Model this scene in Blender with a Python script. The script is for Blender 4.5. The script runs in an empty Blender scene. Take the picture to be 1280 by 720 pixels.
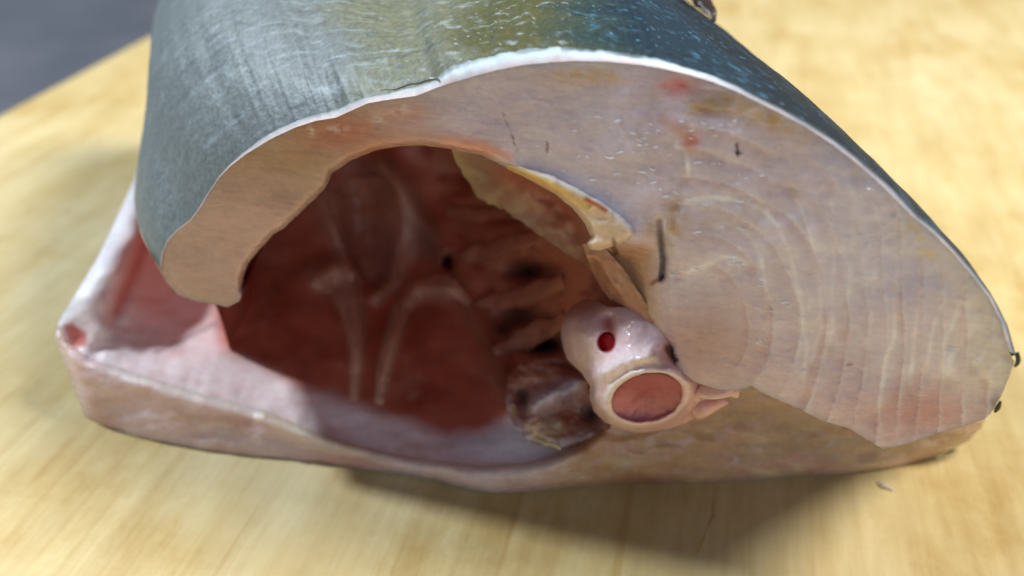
import bpy, math, random
import numpy as np
from mathutils import Vector, Matrix
from mathutils.geometry import delaunay_2d_cdt

S = bpy.context.scene
COL = S.collection
rng = np.random.default_rng(7)

# ------------------------------------------------------------------ camera
PITCH = math.radians(32.0)
CAM = np.array([0.0, -0.139, 0.132])
FPX = 1150.0                                   # focal length for a 1280 px wide frame
cam = bpy.data.objects.new("camera", bpy.data.cameras.new("camera"))
COL.objects.link(cam)
cam.location = CAM
cam.rotation_euler = (math.radians(90) - PITCH, 0, 0)
cam.data.sensor_width = 36.0
cam.data.lens = FPX / 1280 * 36.0
cam.data.clip_start = 0.005
cam.data.clip_end = 50
cam.data.dof.use_dof = True
cam.data.dof.focus_distance = 0.148
cam.data.dof.aperture_fstop = 11.0
S.camera = cam

# ------------------------------------------------------------------ light
world = bpy.data.worlds.new("World"); S.world = world
world.use_nodes = True
bg = world.node_tree.nodes["Background"]
bg.inputs[0].default_value = (0.74, 0.95, 1.32, 1)
bg.inputs[1].default_value = 0.15

def area_light(name, loc, target, size, power, color):
    l = bpy.data.lights.new(name, 'AREA')
    l.shape = 'DISK'; l.size = size; l.energy = power; l.color = color
    o = bpy.data.objects.new(name, l); COL.objects.link(o)
    o.location = loc
    o.rotation_euler = (Vector(target) - Vector(loc)).to_track_quat('-Z', 'Y').to_euler()
    return o
area_light("window_light", (-0.83, 0.33, 0.95), (0, 0, 0.03), 0.10, 15.5, (0.90, 1.0, 1.10))
area_light("ceiling_lamp", (0.64, 0.05, 0.92), (0, 0, 0.03), 0.36, 17.5, (1.0, 0.96, 0.90))
area_light("front_fill_light", (0.16, -1.0, 0.36), (0, 0, 0.05), 0.40, 1.25, (0.84, 0.95, 1.12))  # added low frontal fill that brightens the cut face

vs = S.view_settings
S.display_settings.display_device = 'sRGB'
vs.view_transform = 'Standard'; vs.look = 'None'; vs.gamma = 1; vs.exposure = 0.0
vs.use_curve_mapping = False
S.render.engine = 'CYCLES'
S.cycles.use_denoising = True
S.cycles.max_bounces = 8
S.cycles.sample_clamp_indirect = 4

# ------------------------------------------------------------------ helpers
CP, SP = math.cos(PITCH), math.sin(PITCH)

def ray(px, py):
    a = (np.asarray(px, float) - 640) / FPX
    u = (360 - np.asarray(py, float)) / FPX
    return a, CP + u * SP, -SP + u * CP

def pt(px, py, Y):
    """the point of the depth plane y = Y that the traced outline position (px, py) belongs to"""
    dx, dy, dz = ray(px, py)
    t = (Y - CAM[1]) / dy
    return np.stack([dx * t + CAM[0], np.broadcast_to(Y, np.shape(dx)) + 0 * dx, dz * t + CAM[2]], -1)

def y_at_z(px, py, z):
    dx, dy, dz = ray(px, py)
    return float(CAM[1] + dy * (z - CAM[2]) / dz)

def lin(c):
    c = np.asarray(c, float) / 255.0
    return np.where(c <= 0.04045, c / 12.92, ((c + 0.055) / 1.055) ** 2.4)

_perm = rng.permutation(256)
_perm = np.concatenate([_perm, _perm, _perm])
_grad = rng.normal(size=(256, 3)); _grad /= np.linalg.norm(_grad, axis=1)[:, None]
def perlin(p):
    p = np.asarray(p, float)
    i = np.floor(p).astype(int); f = p - i; i &= 255
    w = f * f * f * (f * (f * 6 - 15) + 10)
    out = 0
    for dx in (0, 1):
        for dy in (0, 1):
            for dz in (0, 1):
                h = _perm[_perm[_perm[i[..., 0] + dx] + i[..., 1] + dy] + i[..., 2] + dz] & 255
                g = _grad[h]
                d = g[..., 0] * (f[..., 0] - dx) + g[..., 1] * (f[..., 1] - dy) + g[..., 2] * (f[..., 2] - dz)
                out = out + d * (w[..., 0] if dx else 1 - w[..., 0]) * (w[..., 1] if dy else 1 - w[..., 1]) * (w[..., 2] if dz else 1 - w[..., 2])
    return out * 1.6
def fbm(p, octs=4, gain=0.5):
    o, a, s = 0, 1.0, 0
    p = np.asarray(p, float)
    for k in range(octs):
        o = o + a * perlin(p + 17.3 * k); s += a; a *= gain; p = p * 2.03
    return o / s
def n2(px, py, sx, sy, octs=4, seed=0.0, ang=0.0):
    """noise over traced coordinates, features about sx by sy across, turned by ang degrees"""
    c, s = math.cos(math.radians(ang)), math.sin(math.radians(ang))
    x, y = px * c + py * s, -px * s + py * c
    return fbm(np.stack([x / sx, y / sy, 0 * px + seed], -1), octs)

def sm(x, a, b):
    t = np.clip((x - a) / (b - a), 0, 1)
    return t * t * (3 - 2 * t)

def resample(poly, step, closed=False, smooth=0):
    P = np.asarray(poly, float)
    if closed: P = np.vstack([P, P[:1]])
    for _ in range(smooth):                    # corner cutting
        Q = 0.75 * P[:-1] + 0.25 * P[1:]; R = 0.25 * P[:-1] + 0.75 * P[1:]
        N = np.empty((2 * len(Q), P.shape[1])); N[0::2] = Q; N[1::2] = R
        P = np.vstack([N, N[:1]]) if closed else np.vstack([P[:1], N, P[-1:]])
    d = np.r_[0, np.cumsum(np.linalg.norm(np.diff(P[:, :2], axis=0), axis=1))]
    n = max(2, int(round(d[-1] / step)))
    s = np.linspace(0, d[-1], n + 1)
    R = np.stack([np.interp(s, d, P[:, k]) for k in range(P.shape[1])], -1)
    return R[:-1] if closed else R

def seg_dist(px, py, line):
    """distance of every position to a polyline and where along it (0..1) the foot lies"""
    L = np.asarray(line, float)
    best = np.full(np.shape(px), 1e9); at = np.zeros(np.shape(px))
    cum = np.r_[0, np.cumsum(np.linalg.norm(np.diff(L, axis=0), axis=1))]
    for k in range(len(L) - 1):
        a, b = L[k], L[k + 1]; ab = b - a; l2 = ab @ ab + 1e-9
        t = np.clip(((px - a[0]) * ab[0] + (py - a[1]) * ab[1]) / l2, 0, 1)
        d = np.hypot(px - a[0] - t * ab[0], py - a[1] - t * ab[1])
        m = d < best
        best = np.where(m, d, best); at = np.where(m, (cum[k] + t * math.sqrt(l2)) / cum[-1], at)
    return best, at

def inside(px, py, poly):
    P = np.asarray(poly, float); r = np.zeros(np.shape(px), bool); j = len(P) - 1
    for i in range(len(P)):
        c = ((P[i, 1] > py) != (P[j, 1] > py))
        with np.errstate(divide='ignore', invalid='ignore'):
            xx = (P[j, 0] - P[i, 0]) * (py - P[i, 1]) / (P[j, 1] - P[i, 1] + 1e-12) + P[i, 0]
        r ^= c & (px < xx); j = i
    return r

def rbf(ctrl):
    """smooth surface through (px, py, depth) control points"""
    C = np.asarray(ctrl, float); X = C[:, :2] / 400.0; n = len(C)
    def k(r): return np.where(r > 1e-9, r * r * np.log(r + 1e-12), 0)
    K = k(np.linalg.norm(X[:, None] - X[None], axis=2)) + 1e-3 * np.eye(n)
    Pm = np.c_[np.ones(n), X]
    A = np.block([[K, Pm], [Pm.T, np.zeros((3, 3))]])
    w = np.linalg.solve(A, np.r_[C[:, 2], 0, 0, 0])
    def f(px, py):
        px = np.asarray(px, float); py = np.asarray(py, float)
        out = w[n] + w[n + 1] * px / 400 + w[n + 2] * py / 400
        for i in range(n):
            out = out + w[i] * k(np.hypot(px / 400 - X[i, 0], py / 400 - X[i, 1]))
        return out
    return f

def mix(c, col, m):
    return c + (lin(col) - c) * np.clip(m, 0, 1)[..., None]

def make_mesh(name, verts, faces, material, parent=None, colors=None, smooth=True):
    me = bpy.data.meshes.new(name)
    me.from_pydata([tuple(v) for v in np.asarray(verts, float)], [], [tuple(int(i) for i in f) for f in faces])
    if smooth:
        me.polygons.foreach_set('use_smooth', [True] * len(me.polygons))
    if colors is not None:
        a = me.color_attributes.new('tint', 'FLOAT_COLOR', 'POINT')
        c = np.ones((len(verts), 4), np.float32); c[:, :3] = np.clip(colors, 0.001, 1)
        a.data.foreach_set('color', c.ravel())
    me.materials.append(material)
    me.update()
    o = bpy.data.objects.new(name, me); COL.objects.link(o)
    if parent: o.parent = parent
    return o

def field(name, poly, depth, colour, material, parent, step=3.0, back_round=0.0, round_px=0.0, round_on=None, jag=0.0):
    """a sheet of real relief that fills a traced outline; edges roll back where asked"""
    B = resample(poly, step, closed=True)
    if jag:
        B = B + jag * np.stack([n2(B[:, 0], B[:, 1], 9, 9, 3, 3.1), n2(B[:, 0], B[:, 1], 9, 9, 3, 8.7)], -1)
    x0, y0 = B.min(0); x1, y1 = B.max(0)
    gx, gy = np.meshgrid(np.arange(x0, x1, step), np.arange(y0, y1, step * 0.87))
    gx = gx + (np.arange(gx.shape[0]) % 2)[:, None] * step / 2
    gx = (gx + rng.uniform(-.2, .2, gx.shape) * step).ravel(); gy = (gy + rng.uniform(-.2, .2, gy.shape) * step).ravel()
    ok = inside(gx, gy, B); gx, gy = gx[ok], gy[ok]
    Bc = np.vstack([B, B[:1]])
    d = np.full(gx.shape, 1e9)
    for k in range(len(B)):
        dd = np.hypot(gx - B[k, 0], gy - B[k, 1]); np.minimum(d, dd, out=d)
    ok = d > 0.7 * step; gx, gy, d = gx[ok], gy[ok], d[ok]
    nB = len(B)
    V = [Vector(p) for p in B.tolist()] + [Vector(p) for p in zip(gx.tolist(), gy.tolist())]
    E = [(i, (i + 1) % nB) for i in range(nB)]
    r = delaunay_2d_cdt(V, E, [], 1, 1e-4)
    P = np.array([tuple(v) for v in r[0]])
    px, py = P[:, 0], P[:, 1]
    Y = depth(px, py)
    if round_px:
        L = np.asarray(round_on if round_on is not None else Bc, float)
        L = resample(L, 1.0)
        dd = np.full(px.shape, 1e9)
        for q in L: np.minimum(dd, np.hypot(px - q[0], py - q[1]), out=dd)
        t = np.clip(1 - dd / round_px, 0, 1)
        Y = Y + back_round * t * t
    # every face turned towards the open side
    F = []
    for f in r[2]:
        a, b, c = P[f[0]], P[f[1]], P[f[2]]
        if (b[0] - a[0]) * (c[1] - a[1]) - (b[1] - a[1]) * (c[0] - a[0]) > 0: f = f[::-1]
        F.append(f)
    return make_mesh(name, pt(px, py, Y), F, material, parent, colour(px, py))

def grid_mesh(name, V, material, parent, colors=None, closed_u=False):
    """V: n x m x 3 rows of points"""
    n, m = V.shape[:2]; F = []
    for i in range(n - 1):
        for j in range(m if closed_u else m - 1):
            k = (j + 1) % m
            F.append((i * m + j, i * m + k, (i + 1) * m + k, (i + 1) * m + j))
    return make_mesh(name, V.reshape(-1, 3), F, material, parent, None if colors is None else colors.reshape(-1, 3))

def sweep(name, path, radii, material, parent, colour, flat=1.0, sides=12, wob=0.0):
    """a tapering strand along 3-D points"""
    P = np.asarray(path, float); R = np.asarray(radii, float)
    A = np.c_[P, R]
    for _ in range(3):
        Q = .75 * A[:-1] + .25 * A[1:]; T = .25 * A[:-1] + .75 * A[1:]
        N = np.empty((2 * len(Q), 4)); N[0::2] = Q; N[1::2] = T
        A = np.vstack([A[:1], N, A[-1:]])
    P, R = A[:, :3], A[:, 3]
    T = np.gradient(P, axis=0); T /= np.linalg.norm(T, axis=1)[:, None] + 1e-12
    up = np.array([0.0, -0.75, 0.66])
    sx = np.cross(T, up); sx /= np.linalg.norm(sx, axis=1)[:, None] + 1e-12
    sy = np.cross(sx, T)
    a = np.linspace(0, 2 * math.pi, sides, endpoint=False)
    V = P[:, None] + R[:, None, None] * (np.cos(a)[None, :, None] * sx[:, None] + flat * np.sin(a)[None, :, None] * sy[:, None])
    if wob:
        V = V + wob * np.stack([perlin(V * 300 + k * 9) for k in range(3)], -1)
    n, m = V.shape[:2]
    F = [(i * m + j, i * m + (j + 1) % m, (i + 1) * m + (j + 1) % m, (i + 1) * m + j) for i in range(n - 1) for j in range(m)]
    F += [tuple(range(m))[::-1], tuple((n - 1) * m + j for j in range(m))]
    VV = V.reshape(-1, 3)
    c = np.broadcast_to(lin(colour), VV.shape).copy()
    c *= (1 + 0.25 * perlin(VV * 260))[:, None]
    return make_mesh(name, VV, F, material, parent, c)

def lump(name, centre, size, material, parent, colour, rough=0.25, freq=220, rot=0.0, seg=28):
    """an uneven rounded mass"""
    th = np.linspace(0.02, math.pi - 0.02, seg // 2); ph = np.linspace(0, 2 * math.pi, seg, endpoint=False)
    d = np.stack([np.sin(th)[:, None] * np.cos(ph), np.sin(th)[:, None] * np.sin(ph), np.cos(th)[:, None] + 0 * ph], -1)
    V = d * np.asarray(size)
    c, s = math.cos(rot), math.sin(rot)
    V = np.stack([V[..., 0] * c - V[..., 2] * s, V[..., 1], V[..., 0] * s + V[..., 2] * c], -1) + np.asarray(centre)
    V = V + d * (rough * min(size) * fbm(V * freq, 3))[..., None]
    n, m = V.shape[:2]
    F = [(i * m + j, i * m + (j + 1) % m, (i + 1) * m + (j + 1) % m, (i + 1) * m + j) for i in range(n - 1) for j in range(m)]
    F += [tuple(range(m))[::-1], tuple((n - 1) * m + j for j in range(m))]
    VV = V.reshape(-1, 3); cc = np.broadcast_to(lin(colour), VV.shape) * (1 + 0.3 * fbm(VV * 400, 3))[:, None]
    return make_mesh(name, VV, F, material, parent, cc)

# ------------------------------------------------------------------ materials
def new_mat(name):
    m = bpy.data.materials.new(name); m.use_nodes = True
    nt = m.node_tree; nt.nodes.clear()
    out = nt.nodes.new('ShaderNodeOutputMaterial'); p = nt.nodes.new('ShaderNodeBsdfPrincipled')
    nt.links.new(p.outputs[0], out.inputs[0])
    return m, nt, p
def noise_node(nt, vec, scale, detail=3, rough=0.55, stretch=None, rot=None):
    n = nt.nodes.new('ShaderNodeTexNoise'); n.inputs['Scale'].default_value = scale
    n.inputs['Detail'].default_value = detail; n.inputs['Roughness'].default_value = rough
    if stretch or rot:
        mp = nt.nodes.new('ShaderNodeMapping')
        if stretch: mp.inputs['Scale'].default_value = stretch
        if rot: mp.inputs['Rotation'].default_value = rot
        nt.links.new(vec, mp.inputs[0]); vec = mp.outputs[0]
    nt.links.new(vec, n.inputs['Vector'])
    return n
def ramp(nt, fac, stops):
    r = nt.nodes.new('ShaderNodeValToRGB')
    while len(r.color_ramp.elements) < len(stops): r.color_ramp.elements.new(0.5)
    for e, (p, c) in zip(r.color_ramp.elements, stops):
        e.position = p; e.color = (*c, 1) if len(c) == 3 else c
    nt.links.new(fac, r.inputs[0]); return r
def mixrgb(nt, mode, fac, a, b):
    m = nt.nodes.new('ShaderNodeMix'); m.data_type = 'RGBA'; m.blend_type = mode
    if isinstance(fac, (int, float)): m.inputs[0].default_value = fac
    else: nt.links.new(fac, m.inputs[0])
    for s, v in ((6, a), (7, b)):
        if isinstance(v, tuple): m.inputs[s].default_value = (*v, 1)
        else: nt.links.new(v, m.inputs[s])
    return m.outputs[2]
def bump(nt, height, strength, dist, prev=None):
    b = nt.nodes.new('ShaderNodeBump'); b.inputs['Strength'].default_value = strength; b.inputs['Distance'].default_value = dist
    nt.links.new(height, b.inputs['Height'])
    if prev: nt.links.new(prev, b.inputs['Normal'])
    return b.outputs[0]

def tissue(name, rough=0.35, sss=0.35, sss_scale=0.004, fine=0.5, fibre=0.0, coat=0.0, radius=(1.0, 0.62, 0.48), spec=0.5):
    """wet flesh, skin or membrane that takes its colour from the mesh"""
    m, nt, p = new_mat(name)
    a = nt.nodes.new('ShaderNodeAttribute'); a.attribute_name = 'tint'
    tc = nt.nodes.new('ShaderNodeTexCoord')
    n1 = noise_node(nt, tc.outputs['Object'], 900, 4, 0.6)
    n2_ = noise_node(nt, tc.outputs['Object'], 170, 3, 0.5)
    r1 = ramp(nt, n1.outputs[0], [(0.3, (0.93, 0.92, 0.92)), (0.7, (1.06, 1.06, 1.06))])
    r2 = ramp(nt, n2_.outputs[0], [(0.3, (0.95, 0.93, 0.92)), (0.7, (1.05, 1.05, 1.05))])
    c = mixrgb(nt, 'MULTIPLY', 1.0, a.outputs['Color'], r1.outputs[0])
    c = mixrgb(nt, 'MULTIPLY', 1.0, c, r2.outputs[0])
    nt.links.new(c, p.inputs['Base Color'])
    p.inputs['Roughness'].default_value = rough
    p.inputs['Specular IOR Level'].default_value = spec
    p.inputs['Subsurface Weight'].default_value = sss
    p.inputs['Subsurface Scale'].default_value = sss_scale
    p.inputs['Subsurface Radius'].default_value = radius
    p.inputs['Coat Weight'].default_value = coat
    p.inputs['Coat Roughness'].default_value = 0.12
    nb = bump(nt, n1.outputs[0], fine, 0.0004)
    if fibre:
        f = noise_node(nt, tc.outputs['Object'], 420, 4, 0.6, stretch=(0.28, 1, 2.2))
        nb = bump(nt, f.outputs[0], fibre, 0.0016, nb)
        rr = ramp(nt, f.outputs[0], [(0.35, (rough + .12,) * 3), (0.65, (max(.10, rough - .20),) * 3)])
        nt.links.new(rr.outputs[0], p.inputs['Roughness'])
    nt.links.new(nb, p.inputs['Normal'])
    if coat: nt.links.new(nb, p.inputs['Coat Normal'])
    return m

M_flesh = tissue("raw_flesh", 0.33, 0.75, 0.005, 0.28, 0.16, coat=0.35)
M_low = tissue("smooth_flesh", 0.34, 0.6, 0.005, 0.25, 0.12)  # smoother flesh with less fibre, for the lower fillet
M_inner = tissue("belly_lining", 0.5, 0.35, 0.004, 0.15)
M_bone = tissue("wet_cartilage", 0.24, 0.3, 0.004, 0.12, radius=(1, .6, .45))
M_white = tissue("skin_fat_edge", 0.55, 0.3, 0.002, 0.08)
M_dark = tissue("dark_clot", 0.3, 0.0, 0.001, 0.3)

def skin_material():
    m, nt, p = new_mat("fish_skin")
    a = nt.nodes.new('ShaderNodeAttribute'); a.attribute_name = 'tint'
    tc = nt.nodes.new('ShaderNodeTexCoord')
    n1 = noise_node(nt, tc.outputs['Object'], 1100, 3, 0.6)
    v = nt.nodes.new('ShaderNodeTexVoronoi'); v.inputs['Scale'].default_value = 620
    nt.links.new(tc.outputs['Object'], v.inputs['Vector'])
    r1 = ramp(nt, n1.outputs[0], [(0.3, (0.72, 0.74, 0.76)), (0.7, (1.22, 1.22, 1.22))])
    c = mixrgb(nt, 'MULTIPLY', 1.0, a.outputs['Color'], r1.outputs[0])
    nt.links.new(c, p.inputs['Base Color'])
    p.inputs['Metallic'].default_value = 0.08
    p.inputs['Roughness'].default_value = 0.55
    p.inputs['Specular IOR Level'].default_value = 0.35
    p.inputs['Coat Weight'].default_value = 0.03; p.inputs['Coat Roughness'].default_value = 0.28
    nb = bump(nt, v.outputs['Distance'], 0.10, 0.0005)
    nb = bump(nt, n1.outputs[0], 0.35, 0.0004, nb)
    nt.links.new(nb, p.inputs['Normal'])
    return m
M_skin = skin_material()

def wood_material(ang):
    m, nt, p = new_mat("maple_board")
    tc = nt.nodes.new('ShaderNodeTexCoord')
    o = tc.outputs['Object']
    big = noise_node(nt, o, 9, 3, 0.5, stretch=(1.6, 0.5, 1))
    streak = noise_node(nt, o, 60, 5, 0.65, stretch=(1.8, 0.22, 1))
    fine = noise_node(nt, o, 260, 4, 0.6, stretch=(2.0, 0.10, 1))
    blot = noise_node(nt, o, 38, 5, 0.65, stretch=(1.3, .6, 1))
    cross = noise_node(nt, o, 120, 4, 0.7, stretch=(0.16, 1.6, 1))
    base = ramp(nt, big.outputs[0], [(0.32, (0.54, 0.425, 0.19)), (0.68, (0.60, 0.505, 0.275))])
    s = ramp(nt, streak.outputs[0], [(0.30, (0.90, 0.86, 0.80)), (0.55, (1, 1, 1)), (0.75, (1.04, 1.06, 1.10))])
    f = ramp(nt, fine.outputs[0], [(0.32, (0.92, 0.89, 0.85)), (0.6, (1.02, 1.02, 1.02))])
    b = ramp(nt, blot.outputs[0], [(0.3, (0.90, 0.82, 0.68)), (0.62, (1.05, 1.07, 1.12))])
    x = ramp(nt, cross.outputs[0], [(0.3, (0.965, 0.955, 0.94)), (0.6, (1.01, 1.01, 1.01))])
    st = noise_node(nt, o, 26, 6, 0.75, stretch=(1.0, .6, 1)); stain = ramp(nt, st.outputs[0], [(0.34, (0.86, 0.77, 0.60)), (0.50, (1, 1, 1))])
    kn = noise_node(nt, o, 300, 2, 0.5, stretch=(1.0, .035, 1), rot=(0, 0, .7)); cut = ramp(nt, kn.outputs[0], [(0.26, (0.90, 0.84, 0.75)), (0.34, (1, 1, 1))])
    c = base.outputs[0]
    for k in (s, f, b, x, stain, cut): c = mixrgb(nt, 'MULTIPLY', 1.0, c, k.outputs[0])
    nt.links.new(c, p.inputs['Base Color'])
    p.inputs['Roughness'].default_value = 0.55
    p.inputs['Specular IOR Level'].default_value = 0.35
    nb = bump(nt, fine.outputs[0], 0.25, 0.0004)
    nb = bump(nt, cross.outputs[0], 0.18, 0.0003, nb)
    nt.links.new(nb, p.inputs['Normal'])
    return m

# ------------------------------------------------------------------ setting
def build_counter():
    m, nt, p = new_mat("slate_counter")
    tc = nt.nodes.new('ShaderNodeTexCoord')
    n = noise_node(nt, tc.outputs['Object'], 22, 5, 0.6); n_ = noise_node(nt, tc.outputs['Object'], 700, 2, 0.5)
    r = ramp(nt, n.outputs[0], [(0.3, (0.070, 0.076, 0.092)), (0.7, (0.10, 0.105, 0.122))])
    r2 = ramp(nt, n_.outputs[0], [(0.3, (0.85,) * 3), (0.7, (1.15,) * 3)])
    nt.links.new(mixrgb(nt, 'MULTIPLY', 1.0, r.outputs[0], r2.outputs[0]), p.inputs['Base Color'])
    p.inputs['Roughness'].default_value = 0.5
    x, z = 3.0, -0.034
    nn = 12; g = np.linspace(-x, x, nn)
    V = np.stack([np.repeat(g, nn), np.tile(g, nn), np.full(nn * nn, z)], -1)
    F = [(i * nn + j, (i + 1) * nn + j, (i + 1) * nn + j + 1, i * nn + j + 1) for i in range(nn - 1) for j in range(nn - 1)]
    o = make_mesh("countertop", V, F, m, None, smooth=False)
    o['kind'] = 'structure'
build_counter()

def build_board():
    e = np.array([0.0262, 0.1150]); e /= np.linalg.norm(e)      # the long edge's direction
    ang = math.atan2(e[1], e[0]) - math.pi / 2
    W, L, T, r = 0.50, 1.05, 0.030, 0.004
    # rounded block: local x across the grain from the edge that shows, local y along the grain
    prof = [(0, 0)]
    ring = []
    rc = 0.022                                                   # rounded corners seen from above
    def outline(inset):
        pts = []
        for cx, cy, a0 in ((W - rc, L / 2 - rc, 0), (rc, L / 2 - rc, 90), (rc, -L / 2 + rc, 180), (W - rc, -L / 2 + rc, 270)):
            for k in range(9):
                a = math.radians(a0 + k * 11.25); q = rc - inset
                pts.append((cx + q * math.cos(a), cy + q * math.sin(a)))
        return pts
    rows = [(r, -T)] + [(0, -T + r)] + [(r * (1 - math.cos(a)), -r + r * math.sin(a)) for a in np.linspace(0, math.pi / 2, 6)]
    V, n = [], 36
    for ins, z in rows:
        V += [(x, y, z) for x, y in outline(ins)]
    F = [(i * n + j, i * n + (j + 1) % n, (i + 1) * n + (j + 1) % n, (i + 1) * n + j) for i in range(len(rows) - 1) for j in range(n)]
    F += [tuple(range(n))[::-1], tuple((len(rows) - 1) * n + j for j in range(n))]
    o = make_mesh("cutting_board", np.array(V), F, wood_material(ang), None, smooth=False)
    o.location = (-0.2 - 0.0003, 0.2, 0); o.rotation_euler = (0, 0, ang)
    o['label'] = "pale yellow wooden cutting board lying under the piece of raw fish"
    o['category'] = "cutting board"
    return o
board = build_board()

# ------------------------------------------------------------------ the fish piece
fish = bpy.data.objects.new("fish_piece", None); COL.objects.link(fish)
fish.empty_display_size = 0.02
fish['label'] = "raw cut piece of fish with open belly cavity and blue green skin"
fish['category'] = "raw fish"

Z = y_at_z
# --- outlines (traced positions; each gets its own depth below)
UP_OUT = [(1262,440),(1250,400),(1235,370),(1215,345),(1190,315),(1165,290),(1140,270),(1120,250),(1095,225),(1070,203),
          (1040,180),(1010,160),(980,144),(950,129),(920,114),(890,102),(860,93),(830,86),(800,81),(760,77),(720,76),(690,78),
          (655,81),(620,88),(590,96),(560,105),(545,110),(520,120),(490,124),(460,129),(440,138),(420,147),(395,151),(370,159),
          (340,173),(310,191),(290,206),(275,221),(262,240),(250,260),(240,274),(222,288),(210,301),(203,318),(201,335)]
TIP = [(207,352),(222,368),(245,377),(265,380),(285,384),(300,376)]
IN_RIM = [(304,362),(303,348),(310,330),(325,311),(343,292),(354,286),(380,262),(408,234),(415,217),(440,200),(470,188),(500,183),
          (530,182),(560,186),(600,194),(630,208),(657,222),(690,240),(715,260),(730,278),(739,297)]
IN_SPINE = [(733,306),(748,312),(762,328),(775,350),(790,375),(805,396),(822,416),(838,436)]
UP_LOW = [(846,460),(868,478),(900,488),(925,488),(938,482),(955,492),(1000,512),(1030,527),(1060,535),(1085,550),(1105,562),
          (1130,556),(1160,546),(1200,534),(1230,524),(1240,515),(1250,497),(1260,474),(1268,452)]
FACE = UP_OUT + TIP + IN_RIM + IN_SPINE + UP_LOW

face_base = rbf([(640,70,-.008),(1100,560,-.030),(1265,450,-.033),(1000,140,-.023),(850,440,-.020),(900,300,-.0215),(640,210,-.0085),
                 (790,290,-.0165),(250,330,.009),(300,190,.006),(205,330,.011),(400,150,.0025),(400,240,.0035),(520,110,-.003),
                 (520,185,-.0025),(1200,340,-.031),(760,75,-.0125),(1230,520,-.0315)])

# flake seams of the big back muscle
SEAMS = [
    ([(832,256),(865,250),(892,246),(930,251),(958,264),(975,285),(986,312),(994,345),(1000,375),(1008,430),(1005,465),(1003,500)], 2.6, 1.0),
    ([(880,283),(905,279),(925,284),(942,300),(951,325),(957,355),(960,400),(955,440)], 2.4, .7),
    ([(848,345),(865,337),(890,327),(910,321),(930,326),(942,338)], 2.8, .9),
    ([(985,236),(1000,256),(1012,290),(1021,330),(1026,370),(1025,410),(1018,440),(1008,468)], 2.4, .9),
    ([(1037,232),(1041,270),(1042,315),(1040,360),(1041,410),(1035,445)], 2.0, .6),
    ([(1066,220),(1068,250),(1065,300),(1062,350),(1058,392),(1052,420)], 2.2, .75),
    ([(1094,250),(1096,300),(1092,350),(1088,400),(1080,450)], 2.0, .45),
    ([(1120,290),(1122,330),(1119,375),(1118,420),(1107,450),(1105,470),(1098,500),(1091,528)], 2.4, .9),
    ([(1148,320),(1152,350),(1146,400),(1141,440),(1137,492)], 2.2, .7),
    ([(1178,345),(1180,375),(1166,412),(1157,472)], 2.2, .65),
    ([(1204,365),(1198,390),(1182,425),(1174,480)], 2.6, .8),
    ([(1226,385),(1216,410),(1200,430),(1187,450),(1184,480)], 3.4, 1.0),
    ([(1246,415),(1232,438),(1214,460)], 3.2, .9),
    ([(1256,445),(1242,461),(1231,477)], 3.2, .9),
    ([(840,180),(856,186),(860,205),(861,225)], 2.2, .8),
    ([(870,195),(905,198),(945,212),(975,232)], 2.0, .35),
    ([(990,340),(1025,330)], 2.0, .5),
]
def seam_map(px, py):
    line = np.zeros(px.shape); groove = np.zeros(px.shape)
    wx = px + 2.2 * n2(px, py, 25, 25, 3, 1.7); wy = py + 2.2 * n2(px, py, 25, 25, 3, 5.1)
    for L, w, a in SEAMS:
        d, t = seg_dist(wx, wy, L); w = w * 1.35
        f = a * sm(t, 0, .12) * (1 - sm(t, .85, 1.0)) * (0.55 + 0.6 * np.clip(n2(px, py, 22, 22, 3, L[0][0]) + .35, 0, 1))
        line = np.maximum(line, f * (.62 * np.exp(-(d / w) ** 2) + .30 * np.exp(-(d / (3.4 * w)) ** 2)))
        groove = np.maximum(groove, a * np.exp(-(d / 6.5) ** 2))
    return line, groove

def flake_phase(px, py):
    """nested muscle blocks round the middle of the back muscle"""
    wx = px + 7 * n2(px, py, 90, 90, 2, 61); wy = py + 7 * n2(px, py, 90, 90, 2, 67)
    k = 1.1 + .75 * sm(px, 950, 1150)
    rho = np.hypot(wx - 862, (wy - 405) / k)
    m = sm(rho, 45, 75) * sm(px + .25 * (330 - py), 850, 930) * sm(n2(px, py, 60, 90, 3, 69), -.45, .25)
    return rho / 27 + .25 * np.sin(rho / 41), m
SLIT = [(824,276),(826,300),(829,325),(827,346)]
def face_depth(px, py):
    Y = face_base(px, py)
    line, groove = seam_map(px, py)
    right = sm(px, 800, 860)
    # muscle blocks swell between the seams
    ph, msk = flake_phase(px, py); q = np.mod(ph, 1.0)
    Y = Y + (.00022 * groove - .0003 * line) * right + .00010 * msk * (q - np.clip(1 - q / .14, 0, 1))
    Y = Y - .0008 * n2(px, py, 120, 100, 2, 2.2) - .00016 * n2(px, py, 24, 18, 4, 4.4, 8)
    # septum between the upper and the back muscle
    d, _ = seg_dist(px, py, [(862,160),(856,200),(848,250),(838,300),(832,350),(830,400),(838,440)])
    Y = Y + .0002 * np.exp(-(d / 6) ** 2)
    d, _ = seg_dist(px, py, SLIT); Y = Y + .0012 * np.exp(-(d / 3.4) ** 2)
    # raised yellow edge of the rib cage membrane with its blunt tip
    d, t = seg_dist(px, py, [(610,200),(650,214),(690,234),(730,258),(765,278),(784,294)])
    Y = Y - .0008 * np.exp(-(d / 14) ** 2) * sm(t, .05, .4)
    # below the tip the wall falls back towards the spine
    Y = Y + .0035 * sm(py, 296, 330) * (1 - sm(px, 770, 845)) * sm(px, 700, 735)
    return Y

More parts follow.
